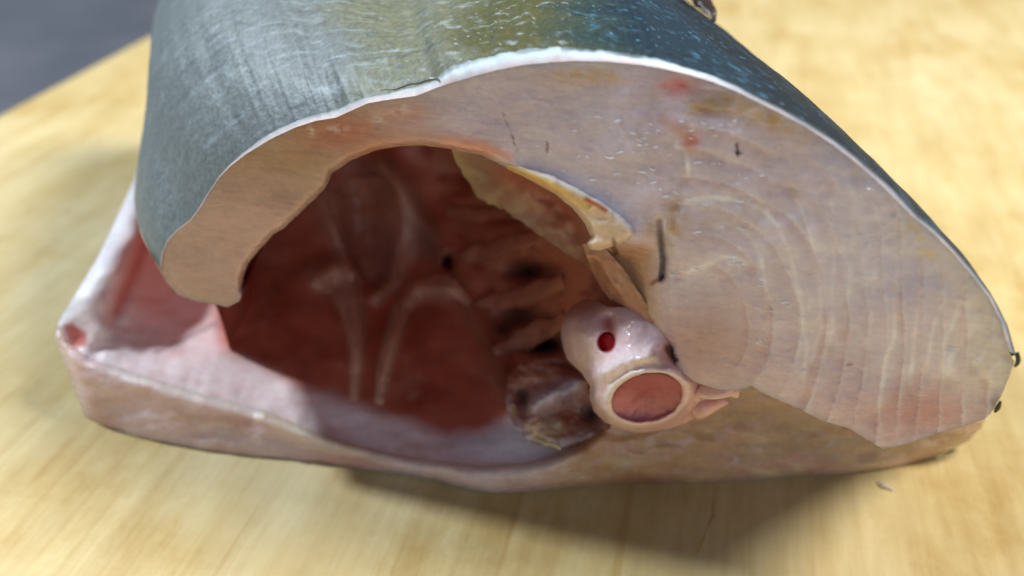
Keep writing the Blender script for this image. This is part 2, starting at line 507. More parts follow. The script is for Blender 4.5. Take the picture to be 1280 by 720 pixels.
def face_colour(px, py):
    base = np.broadcast_to(lin((216, 201, 212)), px.shape + (3,)).copy()
    # belly flap at the thin end: warmer, buff
    base = mix(base, (176, 138, 106), 1 - sm(px + .35 * py, 430, 640))
    w = n2(px, py, 90, 40, 4, 9.0)
    base = mix(base, (220, 200, 206), sm(w, -.1, .5) * .15)
    base = mix(base, (236, 228, 240), sm(n2(px, py, 140, 110, 2, 12.0), -.1, .5) * .25 * sm(px, 500, 620))
    base = mix(base, (222, 188, 184), sm(py - .35 * (px - 900), 360, 500) * .6)
    base = mix(base, (220, 158, 142), np.exp(-((px - 1150) / 70) ** 2 - ((py - 515) / 30) ** 2) * .8)
    base = mix(base, (212, 196, 180), sm(px, 1150, 1240) * .6 * (1 - sm(py, 460, 520)))
    # reddish muscle under the flap's upper edge
    base = mix(base, (190, 108, 84), np.exp(-((px - 430) / 55) ** 2 - ((py - 165) / 24) ** 2) * .85)
    base = mix(base, (214, 158, 142), np.exp(-((px - 505) / 34) ** 2 - ((py - 142) / 16) ** 2) * .8)
    base = mix(base, (196, 138, 106), (1 - sm(seg_dist(px, py, IN_RIM[6:15])[0], 4, 34)) * .7 * sm(px, 400, 470))
    base = mix(base, (228, 160, 140), np.exp(-(seg_dist(px, py, [(560,178),(600,184),(635,196)])[0] / 7) ** 2) * .7)
    # fine pale fibres
    f = n2(px, py, 46, 3.6, 3, 21.0, 6)
    base = mix(base, (240, 230, 230), sm(f, .2, .5) * .16 * sm(px, 560, 700))
    base = mix(base, (196, 158, 148), sm(-f, .22, .55) * .03 * sm(px, 560, 700))
    line, groove = seam_map(px, py)
    base = mix(base, (255, 252, 255), np.clip(line * 1.25, 0, 1))
    base = mix(base, (200, 166, 156), np.clip(groove - line, 0, 1) * .40)
    # close-set thin striae between the seams
    ph, msk = flake_phase(px, py)
    q = np.mod(ph, 1.0); rnd = .35 + .65 * np.abs(np.sin(np.floor(ph) * 7.13))
    base = mix(base, (242, 232, 236), np.clip(1 - q / .35, 0, 1) ** 1.5 * msk * .62 * rnd)
    base = mix(base, (206, 168, 168), sm(q, .4, .95) * msk * .55 * rnd)
    # whiter, clearer flesh at the outer end and warmer by the spine
    base = mix(base, (232, 222, 214), sm(px - .2 * (py - 430), 1130, 1250) * .5 * (1 - sm(py, 470, 530)))
    base = mix(base, (190, 148, 134), np.exp(-((px - 875) / 75) ** 2 - ((py - 430) / 60) ** 2) * .7)
    base = mix(base, (232, 226, 240), np.exp(-((px - 1090) / 110) ** 2 - ((py - 310) / 90) ** 2) * .65)
    # tan fat under the back skin
    a = np.exp(-((px - 735) / 48) ** 2 - ((py - 96) / 10) ** 2)
    base = mix(base, (216, 178, 118), a * np.clip(0.7 + 1.2 * n2(px, py, 18, 6, 3, 31), 0, 1))
    d, t = seg_dist(px, py, [(868,134),(905,130),(945,141),(985,158),(1010,170)])
    a = np.exp(-(d / 14) ** 2) * (1 - .6 * sm(t, .7, 1))
    base = mix(base, (204, 168, 112), a * np.clip(0.75 + 1.1 * n2(px, py, 16, 7, 3, 33), 0, 1))
    d, _ = seg_dist(px, py, [(866,141),(905,146),(945,155)])
    base = mix(base, (140, 102, 52), np.exp(-(d / 5.0) ** 2) * .45 * sm(n2(px, py, 16, 8, 3, 43), -.4, .3))
    base = mix(base, (232, 212, 172), np.exp(-(seg_dist(px, py, [(1134,278),(1146,296),(1162,318)])[0] / 9) ** 2) * sm(n2(px, py, 12, 12, 3, 37), -.35, .25) * .9)
    # blush of blood at the septum's upper end
    nz = n2(px, py, 14, 10, 3, 41)
    base = mix(base, (226, 132, 130), np.exp(-((px - 848) / 24) ** 2 - ((py - 107) / 12) ** 2) * (.85 + .5 * nz))
    base = mix(base, (222, 106, 100), np.exp(-((px - 864) / 9) ** 2 - ((py - 176) / 9) ** 2) * .9)
    base = mix(base, (205, 150, 120), np.exp(-(seg_dist(px, py, [(830,150),(850,162),(862,178)])[0] / 8) ** 2) * .6)
    # yellow-brown stain beside the slit
    d, _ = seg_dist(px, py, [(846,262),(842,285),(838,300)])
    base = mix(base, (190, 152, 90), np.exp(-(d / 12) ** 2) * sm(n2(px, py, 14, 18, 3, 39), -.5, .3) * .8)
    base = mix(base, (196, 156, 110), np.exp(-((px - 815) / 12) ** 2 - ((py - 285) / 14) ** 2) * .6)
    # buff wall beside the cavity, its shade painted in as brown
    m = sm(py, 292, 315) * (1 - sm(px + .0 * py, 800, 838)) * sm(px, 700, 730)
    base = mix(base, (184, 134, 94), m * .9)
    base = mix(base, (234, 200, 150), np.exp(-(seg_dist(px, py, [(775,325),(800,370),(822,410),(838,440)])[0] / 6) ** 2) * .5)
    for cx, cy, rx, ry in ((389,163,5,6), (421,161,15,4), (474,149,8,5), (500,140,12,5), (505,131,6,4)):
        base = mix(base, (228, 206, 192), np.exp(-((px - cx) / rx) ** 2 - ((py - cy) / ry) ** 2) * sm(n2(px, py, 9, 6, 3, 59), -.35, .1) * .85)
    # pale tufts by the slit
    base = mix(base, (238, 214, 208), np.exp(-((px - 848) / 9) ** 2 - ((py - 338) / 14) ** 2) * sm(n2(px, py, 10, 10, 3, 55), -.3, .2) * .9)
    # dark marks
    d, t = seg_dist(px + 1.0 * n2(px, py, 8, 14, 2, 3), py, SLIT)
    base = mix(base, (110, 92, 70), np.exp(-(d / 7) ** 2) * .6 * sm(t, 0, .3)); base = mix(base, (58, 52, 44), .75 * np.exp(-(d / (1.0 + 2.2 * t)) ** 2) * sm(t, .08, .6))
    for L, w, c, a in (([(921,180),(922,194)], 2.0, (45, 22, 20), .95), ([(921,190),(926,192)], 1.8, (60, 24, 22), .8),
                       ([(640,170),(646,188)], 1.0, (120, 60, 46), .75), ([(628,140),(640,170)], .8, (140, 90, 76), .45), ([(684,177),(684,190)], 1.2, (110, 56, 46), .8),
                       ([(766,308),(770,316)], 3.4, (92, 52, 26), .9), ([(836,436),(844,450)], 4.6, (58, 26, 20), 1.0), ([(815,354),(822,350)], 3.0, (126, 52, 34), .85),
                       ([(1058,456),(1064,455)], 1.6, (150, 66, 56), .7), ([(828,346),(826,352)], 2.2, (90, 34, 24), .8)):
        d, _ = seg_dist(px + 1.2 * n2(px, py, 8, 8, 2, 3), py, L)
        base = mix(base, c, np.exp(-(d / w) ** 4) * a)
    return base

field("cut_face", FACE, face_depth, face_colour, M_flesh, fish, step=2.6, back_round=.0022, round_px=9,
      round_on=IN_RIM + IN_SPINE, jag=0.9)

# --- skin and its white cut edge
W_TOP = [(1272,444),(1262,408),(1247,378),(1225,345),(1200,316),(1176,290),(1148,266),(1126,242),(1100,217),(1074,195),(1043,172),(1013,152),
         (983,136),(953,121),(922,105),(892,92),(862,83),(831,72),(800,65),(760,59),(720,55),(690,53),
         (652,56),(615,65),(585,75),(558,86),(545,97),(515,103),(487,112),(456,119),(436,126),(415,134),(390,140),(366,149),
         (336,163),(305,184),(285,201),(271,217),(259,237),(247,257),(237,271),(219,285),(207,298),(200,316),(198,335)]
NU = 900
uo = resample(UP_OUT, 1.0); wo = resample(W_TOP, 1.0)
def at_u(P, n):
    d = np.linspace(0, 1, len(P)); return np.stack([np.interp(np.linspace(0, 1, n), d, P[:, k]) for k in (0, 1)], -1)
def pair(A, B, n):
    """matching positions on two outlines with the same number of corners"""
    A = np.asarray(A, float); B = np.asarray(B, float)
    L = np.r_[0, np.cumsum(np.linalg.norm(np.diff(A, axis=0), axis=1))]; s = np.linspace(0, L[-1], n)
    f = lambda P: np.stack([np.interp(s, L, P[:, k]) for k in (0, 1)], -1)
    return f(A), f(B)
A_, B_ = pair(UP_OUT, W_TOP, NU)
def smooth_rows(P, k=7):
    w = np.hanning(k + 2)[1:-1]; w /= w.sum()
    Q = np.stack([np.convolve(np.pad(P[:, i], (k // 2, k // 2), mode='edge'), w, 'valid') for i in range(P.shape[1])], -1)
    Q[0], Q[-1] = P[0], P[-1]; return Q
B_ = smooth_rows(B_, 15)
keep = (.25 + .45 * sm(A_[:, 0], 270, 350) + .3 * sm(A_[:, 0], 535, 560) + .22 * fbm(np.stack([A_[:, 0] / 16, 0 * A_[:, 0], 0 * A_[:, 0] + 8], -1), 3))[:, None] * (1 - .45 * sm(A_[:, 0], 930, 1080))[:, None]
B_ = A_ + (B_ - A_) * np.where(A_[:, :1] > 900, 1, keep) * (1 - .22 * sm(A_[:, :1], 560, 640))
uj = np.arange(NU, dtype=float)
B_[:, 1] += 1.0 * fbm(np.stack([uj / 45, 0 * uj, 0 * uj + 2], -1), 3)
RIM_A = pt(A_[:, 0], A_[:, 1], face_base(A_[:, 0], A_[:, 1]) - .0002)
RIM_B = pt(B_[:, 0], B_[:, 1], face_base(B_[:, 0], B_[:, 1]) + .0022)

def skin_edge():
    V, C = [], []
    for k, t in enumerate(np.linspace(0, 1, 9)):
        P = RIM_A * (1 - t) + RIM_B * t
        P = P + np.array([0, -.0002, .0001]) * math.sin(math.pi * t) + .00008 * np.stack([0 * uj, fbm(np.stack([uj / 12, 0 * uj + t * 2, 0 * uj], -1), 3), 0 * uj], -1)
        V.append(P)
        x = A_[:, 0]
        c = np.broadcast_to(lin((176, 190, 198)), P.shape).copy()
        streak = fbm(np.stack([uj / 26, 0 * uj + t * 1.5, 0 * uj + 31], -1), 3)
        c = mix(c, (190, 216, 226), sm(x, 540, 560) * (1 - sm(x, 860, 960)))
        c = mix(c, (150, 162, 166), 1 - sm(x, 430, 545))
        c = mix(c, (150, 138, 118), 1 - sm(x, 270, 330))
        c = mix(c, (104, 122, 134), sm(x, 850, 960))
        c = c * (1 + .12 * streak)[:, None]
        c = mix(c, (206, 180, 176), (1 - t) ** 1.3 * (.8 - .35 * sm(x, 820, 950) + .6 * fbm(np.stack([uj / 20, 0 * uj, 0 * uj + 5], -1), 3)))
        top = sm(t + .40 * fbm(np.stack([uj / 22, 0 * uj + t, 0 * uj + 9], -1), 3) + .35 * sm(x, 900, 1000), .62, 1.0)
        dk = np.where((x > 700)[:, None], lin((34, 48, 56)), lin((116, 126, 128)))
        c = c + (dk - c) * (top * .85)[:, None]
        C.append(c)
    grid_mesh("skin_edge", np.array(V), M_white, fish, np.array(C))
skin_edge()

def skin():
    s = np.r_[np.linspace(0, .03, 70)[:-1], np.linspace(.03, .065, 45)[:-1], np.linspace(.065, .15, 24)]
    x = A_[:, 0]
    cen = np.array([.012, 0, .045])
    nrm = RIM_B - cen; nrm[:, 1] = 0; nrm /= np.linalg.norm(nrm, axis=1)[:, None]
    T = np.gradient(RIM_B, axis=0); T[:, 1] = 0; T /= np.linalg.norm(T, axis=1)[:, None] + 1e-9
    nn = np.stack([T[:, 2], 0 * T[:, 0], -T[:, 0]], -1)
    nn *= np.sign((nn * nrm).sum(1))[:, None]
    nn = smooth_rows(nn, 121); nn /= np.linalg.norm(nn, axis=1)[:, None]
    belly = 1 - sm(x, 290, 620)
    back = sm(x, 760, 960)
    V, C = [], []
    for k, q in enumerate(s):
        rise = 1 - math.exp(-q / .006)
        out = .0010 * rise + .0012 * (1 - math.exp(-q / .03)) * (1 - belly)
        out = out + belly * (.022 * (1 - math.exp(-q / .03)) - .10 * q * .2)
        out = out - .0016 * sm(q, .035, .15) * 20 * (1 - belly) * .5
        out = out * (1 - .9 * back) + back * (.0012 * (1 - math.exp(-q / .006)) - .085 * q)
        P = RIM_B + np.array([0, q, 0]) + nn * np.asarray(out)[:, None]
        P = P + nn * (.0007 * fbm(np.stack([uj / 60, 0 * uj + q * 40, 0 * uj + 3], -1), 3) * rise)[:, None]
        P[:, 0] -= sm(x, 185, 265) * (1 - sm(x, 400, 740)) * .22 * q
        V.append(P)
        # colour: silver belly, olive stripe, blue-black back
        U = uj * 1.0; Q = q * 6500.0
        nz = lambda a, b, o, sd: fbm(np.stack([U / a, 0 * U + Q / b, 0 * U + sd], -1), o)
        xs = x + 60 * nz(120, 60, 2, 5) + q * 700 * 1.0
        c = np.broadcast_to(lin((122, 130, 129)), P.shape).copy()
        c = mix(c, (108, 116, 117), sm(xs, 300, 380) * .9)
        c = mix(c, (112, 114, 92), sm(xs, 420, 520))
        c = mix(c, (84, 84, 48), sm(xs, 560, 640))
        c = mix(c, (48, 64, 58), sm(xs, 690, 750))
        c = mix(c, (24, 44, 56), sm(xs, 740, 810))
        c = mix(c, (20, 30, 36), sm(xs, 900, 1000))
        fl = nz(15, 12, 4, 11) + .35 * nz(60, 30, 2, 12)
        lightf = np.where((x > 720)[:, None], lin((72, 118, 142)), lin((170, 182, 186)))
        c = c + (lightf - c) * (sm(fl, .10, .6) * (.32 + .35 * sm(xs, 480, 700) - .2 * sm(xs, 950, 1050)))[:, None]
        fl2 = nz(14, 10, 4, 19) + .35 * nz(50, 30, 2, 13)
        darkf = np.where((x > 720)[:, None], lin((16, 24, 28)), lin((74, 82, 84)))
        c = c + (darkf - c) * (sm(fl2, .18, .5) * .6 * sm(xs, 240, 360))[:, None]
        wr = nz(55, 9, 4, 27); c = mix(c, (66, 74, 78), sm(wr, .08, .5) * .5 * sm(x, 230, 330) * (1 - sm(xs, 520, 620))); c = mix(c, (164, 182, 192), sm(-wr, .14, .5) * .4 * sm(x, 230, 330) * (1 - sm(xs, 520, 620)))
        sp = nz(5, 7, 2, 23)
        c = c + (np.where((x > 690)[:, None], lin((120, 186, 212)), lin((206, 220, 224))) - c) * (sm(sp, .42, .6) * .45 * sm(xs, 430, 620))[:, None]
        C.append(c)
    V = np.array(V); C = np.array(C)
    grid_mesh("skin", V, M_skin, fish, C)
    return V
SK = skin()

# --- the flap's rounded free edge, running back under the skin
def flap_edge():
    T = resample([UP_OUT[-1]] + TIP + [IN_RIM[0]], 4)
    R = pt(T[:, 0], T[:, 1], face_base(T[:, 0], T[:, 1]))
    skin_end = SK[:, -1]
    rows = []
    w = np.linspace(0, 1, len(T))[:, None]
    s0 = skin_end - skin_end[0]
    for k in range(0, len(SK), 4):
        off = s0[k]
        rows.append(R + off * (1 - w) + np.array([0, off[1], 0]) * w)
    V = np.array(rows)
    V[:, 0] = SK[0:len(SK):4, -1]
    C = np.broadcast_to(lin((190, 150, 116)), V.shape).copy()
    C = mix(C, (190, 104, 84), sm(V[..., 1] - R[:, 1], .001, .005) * sm(w[:, 0], .15, .45))
    C = C * (1 + .2 * fbm(V * 150, 3))[..., None]
    grid_mesh("flap_edge", V, M_flesh, fish, C)
flap_edge()
def cavity_light_block():  # sheet added to keep side light out of the cavity
    rows = []
    yy = np.linspace(.030, .100, 26)
    for t in np.linspace(0, 1, 14):
        x = -.0625 - .16 * (yy - .030) - .008 * t + .002 * np.sin(yy * 160) + .003 * math.sin(3.1 * t)
        rows.append(np.stack([x, yy, .003 + t * (.040 + .12 * (yy - .03))], -1))
    V = np.array(rows); V[..., 0] += .0015 * fbm(V * 90, 3)
    C = np.broadcast_to(lin((200, 110, 90)), V.shape) * (1 + .3 * fbm(V * 120, 3))[..., None]
    grid_mesh("cavity_light_block", V, M_inner, fish, C)
cavity_light_block()

# --- lower flesh: front edge of the lower belly flap and lower fillet
RIM_LOW = [(72,408),(84,425),(110,447),(150,460),(200,476),(260,494),(330,512),(390,538),(450,557),(520,574),(600,582),(660,578),(700,566),(728,552),(748,535),(760,500)]
LOW_BOT = [(1236,512),(1228,532),(1212,550),(1185,565),(1150,579),(1120,590),(1085,596),(1050,601),(1000,603),(940,606),(880,608),(820,608),(760,609),
           (700,613),(650,621),(615,622),(580,614),(545,602),(500,596),(440,592),(380,587),(320,580),(260,571),(200,562),(155,551),(125,537),(108,522),(98,500),(88,472),(76,440),(68,420)]
LOW = RIM_LOW + [(800,470),(900,440),(1000,440),(1100,470),(1190,480)] + LOW_BOT
low_base = rbf([(72,408,.021),(110,447,.0165),(200,476,.012),(330,512,.008),(450,557,.002),(600,582,-.0045),(700,566,-.004),
                (760,500,.003),(125,537,.0145),(260,571,.0065),(440,592,.0015),(615,622,-.0062),(760,609,-.0045),(900,607,-.0035),(1050,601,-.001),
                (1150,579,.002),(1228,532,.004),(900,480,.004),(1100,500,.004),(1000,540,.002),(800,560,-.002)])
def low_depth(px, py):
    Y = low_base(px, py)
    Y = Y + .0008 * n2(px, py, 90, 40, 3, 61) + .0004 * n2(px, py, 22, 14, 3, 63)
    d, _ = seg_dist(px, py, [(880,540),(960,520),(1060,545),(1130,568)]); Y = Y + .0004 * np.exp(-(d / 12) ** 2)
    d, _ = seg_dist(px, py, [(330,522),(400,548),(470,566),(560,580)]); Y = Y - .0010 * np.exp(-(d / 9) ** 2)
    d, _ = seg_dist(px, py, [(92,420),(95,424)]); Y = Y + .0015 * np.exp(-(d / 12) ** 2)
    return Y
def low_colour(px, py):
    c = np.broadcast_to(lin((222, 194, 186)), px.shape + (3,)).copy()
    c = mix(c, (232, 206, 206), (1 - sm(px, 130, 300)) * .8)
    c = mix(c, (200, 160, 118), sm(px, 600, 760))
    c = mix(c, (196, 168, 132), sm(px, 820, 980) * .9)
    c = mix(c, (208, 160, 142), sm(n2(px, py, 80, 30, 4, 71), -.05, .5) * .7)
    c = mix(c, (226, 204, 170), sm(n2(px, py, 60, 12, 4, 73, 14), .1, .5) * .5)
    c = mix(c, (172, 142, 102), sm(n2(px, py, 110, 30, 4, 79, -8), .05, .5) * .6 * sm(px, 740, 860))
    d, _ = seg_dist(px, py, RIM_LOW[3:13]); c = mix(c, (232, 218, 206), np.exp(-(d / 13) ** 2) * .9)
    d, _ = seg_dist(px, py, [(340,515),(400,545),(440,560)]); c = mix(c, (222, 206, 176), np.exp(-(d / 10) ** 2) * .6)
    c = mix(c, (196, 130, 110), np.exp(-((px - 420) / 60) ** 2 - ((py - 578) / 12) ** 2) * .7)
    c = mix(c, (196, 150, 60), np.exp(-((px - 752) / 24) ** 2 - ((py - 565) / 13) ** 2) * .8 * sm(n2(px, py, 16, 8, 3, 77), -.4, .2))
    c = mix(c, (222, 204, 168), np.exp(-((px - 780) / 20) ** 2 - ((py - 577) / 5) ** 2) * .8)
    c = mix(c, (160, 100, 76), np.exp(-((px - 800) / 40) ** 2 - ((py - 600) / 8) ** 2) * .6)
    c = mix(c, (232, 190, 172), np.exp(-((px - 1000) / 90) ** 2 - ((py - 515) / 14) ** 2) * .2)
    # the small red wound at the flap's corner
    k = [(80,407),(90,405),(108,418),(106,431),(96,434),(86,424)]; d, _ = seg_dist(px, py, k + k[:1]); d = np.where(inside(px, py, k), -d, d); c = mix(c, (216, 128, 114), 1 - sm(d, -2, 4))
    return c
field("lower_fillet", LOW, low_depth, low_colour, M_low, fish, step=3.4, back_round=.003, round_px=15,
      round_on=[(1236,512)] + LOW_BOT + RIM_LOW)

# --- underside and outer wall below (rests on the board)
def underside():
    L = resample(LOW_BOT, 8)
    R = pt(L[:, 0], L[:, 1], low_base(L[:, 0], L[:, 1]) + .0038)
    rows = []; b0y = pt(1236, 512, .006)[1]
    for q in np.linspace(0, 1, 24):
        P = R.copy()
        P[:, 1] += q * (.150 - R[:, 1])
        P[:, 2] = np.maximum(P[:, 2] * (1 - .0 * q), .0012)
        P[:, 0] -= .08 * np.maximum(0, P[:, 1] - b0y) * sm(R[:, 0], .02, .09)       # narrows towards the tail like the back above
        P[:, 2] += .010 * sm(R[:, 0], .075, .095) * q
        rows.append(P)
    V = np.array(rows)
    C = np.broadcast_to(lin((150, 150, 140)), V.shape).copy()
    grid_mesh("lower_skin", V, M_skin, fish, C)
    # overhang: from the upper fillet's lower edge back to the lower fillet
    U = resample([(838,436)] + UP_LOW, 6)
    R0 = pt(U[:, 0], U[:, 1], face_base(U[:, 0], U[:, 1]) + .0015)
    rows = []
    for q in np.linspace(0, .060, 14):
        P = R0 + np.array([0, q, 0]); P[:, 0] -= (.003 + .12 * q) * sm(R0[:, 0], .03, .08) * min(1, q / .006); P[:, 2] += .004 * np.sin(np.clip(q / .012, 0, 1) * math.pi / 2); rows.append(P)
    V = np.array(rows)
    C = np.broadcast_to(lin((206, 160, 130)), V.shape) * (1 + .2 * fbm(V * 150, 3))[..., None]
    grid_mesh("overhang", V, M_flesh, fish, C)
    # dorsal wall behind the overhang
    a = SK[:, 0]; b0 = pt(1236, 512, .006)
    rows = []
    for t in np.linspace(0, 1, 10):
        P = a * (1 - t) + np.stack([0 * a[:, 0] + b0[0] - .08 * np.maximum(0, a[:, 1] - b0[1]), np.maximum(a[:, 1], b0[1] + .004), 0 * a[:, 0] + b0[2] + .010 * np.clip((a[:, 1] - b0[1]) / .144, 0, 1)], -1) * t
        P[:, 0] -= .004 * math.sin(math.pi * t)
        rows.append(P)
    V = np.array(rows); C = np.broadcast_to(lin((60, 72, 78)), V.shape)
    grid_mesh("dorsal_skin", V, M_skin, fish, C)
    # closed far end
    last = SK[-1][::6]
    ring = np.vstack([last, [[-.092, .150, .03], [-.088, .150, .003], [0, .150, .0015], [.08, .150, .006]]])
    make_mesh("tail_end", ring, [tuple(range(len(ring)))], M_flesh, fish, np.broadcast_to(lin((206, 176, 166)), ring.shape), smooth=False)
underside()

# --- roof of the cavity: from the inner rim back
def roof():
    T = resample([TIP[-1]] + IN_RIM + IN_SPINE, 6)
    R = pt(T[:, 0], T[:, 1], face_base(T[:, 0], T[:, 1]) + .0022)
    rows = []
    cen = np.array([-.012, 0, .030])
    for q in np.linspace(0, .085, 22):
        k = 1 + .12 * math.sin(min(1, q / .05) * math.pi / 2) - .5 * sm(np.array(q), .05, .085)
        P = R.copy(); P[:, 1] += q
        P[:, [0, 2]] = cen[[0, 2]] + (P[:, [0, 2]] - cen[[0, 2]]) * float(k)
        P[:, 2] = np.minimum(P[:, 2], .080)
        P += .0012 * np.stack([fbm(P * 60 + 3 * j, 3) for j in range(3)], -1) * min(1, q / .01)
        rows.append(P)
    V = np.array(rows)
    C = np.broadcast_to(lin((206, 124, 100)), V.shape) * (1 + .3 * fbm(V * 90, 3))[..., None]
    grid_mesh("cavity_roof", V, M_inner, fish, C)
roof()

# --- cavity floor, back wall and spine side
EDGE_L = [(172,214),(158,246),(140,285),(122,322),(104,352),(88,378),(74,400)]
CAV = RIM_LOW + [(800,470),(830,440),(820,400),(800,360),(770,320),(755,280),(700,225),(640,190),(560,165),(480,160),(400,190),(330,280),(250,300),(215,240),(196,180)] + EDGE_L
cz = lambda px, py, z: (px, py, Z(px, py, z))
cav_base = rbf([(p[0], p[1], float(low_base(p[0], p[1]))) for p in RIM_LOW[:15:2]] +
               [cz(172,214,.030), cz(140,285,.0285), cz(104,352,.026), cz(215,240,.024), cz(200,330,.017), cz(180,410,.015), cz(166,300,.0290), cz(146,340,.0276), cz(118,378,.0245), cz(186,245,.0302), cz(260,440,.011),
                cz(330,470,.008), cz(400,440,.007), cz(420,500,.006), cz(520,480,.005), cz(560,540,.004), cz(480,420,.008),
                (330,340,.062), (400,300,.074), (480,250,.082), (480,330,.070), (560,230,.080), (560,340,.060), (600,420,.040), (650,505,.012),
                (640,300,.046), (690,360,.026), (700,440,.014), (720,500,.010), (650,220,.050), (740,330,.008), (760,440,.006), (420,190,.085), (560,170,.085)])
RIBS = [([(560,262),(600,270),(650,262),(690,262)], 9), ([(575,322),(610,312),(655,300),(690,292)], 8), ([(596,378),(630,376),(668,365),(705,352)], 9),
        ([(618,440),(650,428),(680,412),(706,402)], 9)]
WEBS = [([(400,345),(420,336),(438,345),(447,390),(448,450),(443,495)], 13), ([(556,362),(520,358),(503,380),(492,425),(480,470),(474,498)], 11),
        ([(498,240),(500,300),(490,350),(470,370)], 20), ([(412,250),(424,300),(440,340)], 16)]
def cav_raw(px, py):
    Y = cav_base(px, py)
    deep = sm(Y, .012, .04)
    deep = deep * sm(px, 235, 310)
    Y = Y + deep * (.003 * n2(px, py, 110, 90, 2, 81) + .0008 * n2(px, py, 40, 40, 2, 83))
    Y = Y + .0007 * n2(px, py, 60, 30, 3, 85)
    for L, ww in WEBS:
        d, t = seg_dist(px, py, L); Y = Y - .0045 * np.exp(-(d / (ww * (1.2 - .75 * t))) ** 2) * deep
    return Y
def cav_depth(px, py):
    Y = cav_raw(px, py)
    d, t = seg_dist(px, py, RIM_LOW[:15])
    L = np.asarray(RIM_LOW[:15], float); cu = np.r_[0, np.cumsum(np.linalg.norm(np.diff(L, axis=0), axis=1))]; cu /= cu[-1]
    fx, fy = np.interp(t, cu, L[:, 0]), np.interp(t, cu, L[:, 1])
    Y0 = cav_raw(fx, fy)
    Y = Y + (low_depth(fx, fy) + .003 - Y0) * np.exp(-(d / 30) ** 2)
    # rounded rail along the flap's outer edge and the furrow inside it
    d, _ = seg_dist(px, py, EDGE_L); Y = Y - .0012 * np.exp(-((d - 10) / 18) ** 2) * sm(404 - py, 0, 40)
    d, t = seg_dist(px, py, [(192,255),(186,295),(170,340),(150,380),(142,400)]); Y = Y + .0016 * np.exp(-(d / 11) ** 2)
    # ridge where the side wall meets the back
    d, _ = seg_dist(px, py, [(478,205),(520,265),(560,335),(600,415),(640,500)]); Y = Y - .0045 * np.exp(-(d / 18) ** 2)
    # hollows between the ribs
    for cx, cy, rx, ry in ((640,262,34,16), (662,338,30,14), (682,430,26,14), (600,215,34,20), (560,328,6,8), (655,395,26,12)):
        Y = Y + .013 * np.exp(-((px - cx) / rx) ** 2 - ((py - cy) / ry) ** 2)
    return Y
def cav_colour(px, py):
    c = np.broadcast_to(lin((194, 108, 84)), px.shape + (3,)).copy()
    n = n2(px, py, 80, 60, 4, 91)
    c = mix(c, (160, 66, 50), sm(n, -.1, .45) * .8)
    c = mix(c, (204, 150, 128), sm(n2(px, py, 70, 50, 4, 93), .08, .5) * .6)
    d, _ = seg_dist(px, py, [(440,190),(490,250),(530,300)]); c = mix(c, (112, 86, 78), np.exp(-(d / 26) ** 2) * .6)
    # pale pink towards the front and the outer edge, redder inside the outline
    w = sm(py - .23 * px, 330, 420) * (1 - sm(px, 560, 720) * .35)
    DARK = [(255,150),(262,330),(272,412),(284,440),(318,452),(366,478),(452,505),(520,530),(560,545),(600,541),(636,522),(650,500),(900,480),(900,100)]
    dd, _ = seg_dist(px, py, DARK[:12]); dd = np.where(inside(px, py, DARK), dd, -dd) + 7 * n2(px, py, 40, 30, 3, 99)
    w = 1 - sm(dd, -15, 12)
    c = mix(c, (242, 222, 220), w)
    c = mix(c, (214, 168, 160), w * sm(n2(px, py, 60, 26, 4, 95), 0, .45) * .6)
    c = mix(c, (210, 210, 218), w * np.exp(-((px - 600) / 60) ** 2 - ((py - 545) / 22) ** 2) * .8)
    d, _ = seg_dist(px, py, [(194,240),(186,290),(170,335),(146,390)]); c = mix(c, (206, 110, 102), np.exp(-(d / 9) ** 2) * .8)
    d, _ = seg_dist(px, py, EDGE_L); c = mix(c, (240, 234, 236), np.exp(-(d / 24) ** 4))
    d, _ = seg_dist(px, py, [(195,440),(230,424),(270,404)]); c = mix(c, (150, 128, 136), np.exp(-(d / 2.6) ** 2) * .6)
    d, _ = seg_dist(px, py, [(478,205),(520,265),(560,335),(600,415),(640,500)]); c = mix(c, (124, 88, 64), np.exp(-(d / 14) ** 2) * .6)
    for L, ww in WEBS:
        d, t = seg_dist(px, py, L); c = mix(c, (216, 172, 146), np.exp(-(d / (ww * (1.25 - .8 * t))) ** 2) * .75)
    # spine side: browner, with the shade of the rib hollows painted in dark
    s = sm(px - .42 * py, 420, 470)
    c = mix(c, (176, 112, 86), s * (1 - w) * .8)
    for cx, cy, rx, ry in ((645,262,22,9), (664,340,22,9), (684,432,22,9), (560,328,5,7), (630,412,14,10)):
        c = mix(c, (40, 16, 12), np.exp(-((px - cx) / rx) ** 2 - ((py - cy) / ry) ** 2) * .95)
    c = mix(c, (128, 30, 20), s * sm(n2(px, py, 26, 18, 3, 97), .12, .4) * .6)
    k = [(80,407),(90,405),(108,418),(106,431),(96,434),(86,424)]; d, _ = seg_dist(px, py, k + k[:1]); d = np.where(inside(px, py, k), -d, d); c = mix(c, (216, 128, 114), 1 - sm(d, -2, 4))
    return c
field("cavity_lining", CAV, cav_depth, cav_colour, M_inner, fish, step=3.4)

def flap_side():
    L = resample(EDGE_L, 6)
    R = pt(L[:, 0], L[:, 1], cav_depth(L[:, 0], L[:, 1]))
    R = np.vstack([[R[0, 0] + .004, .150, .026], R])
    b = pt(98, 500, float(low_base(98, 500)))
    rows = []
    for t in np.linspace(0, 1, 12):
        P = R.copy(); P[:, 0] += -.0025 * math.sin(math.pi * t) + .012 * t * t
        P[:, 2] = R[:, 2] * (1 - t) + .0012 * t
        rows.append(P)
    V = np.array(rows)
    C = np.broadcast_to(lin((214, 196, 194)), V.shape) * (1 + .1 * fbm(V * 120, 3))[..., None]
    grid_mesh("flap_side", V, M_flesh, fish, C)
flap_side()

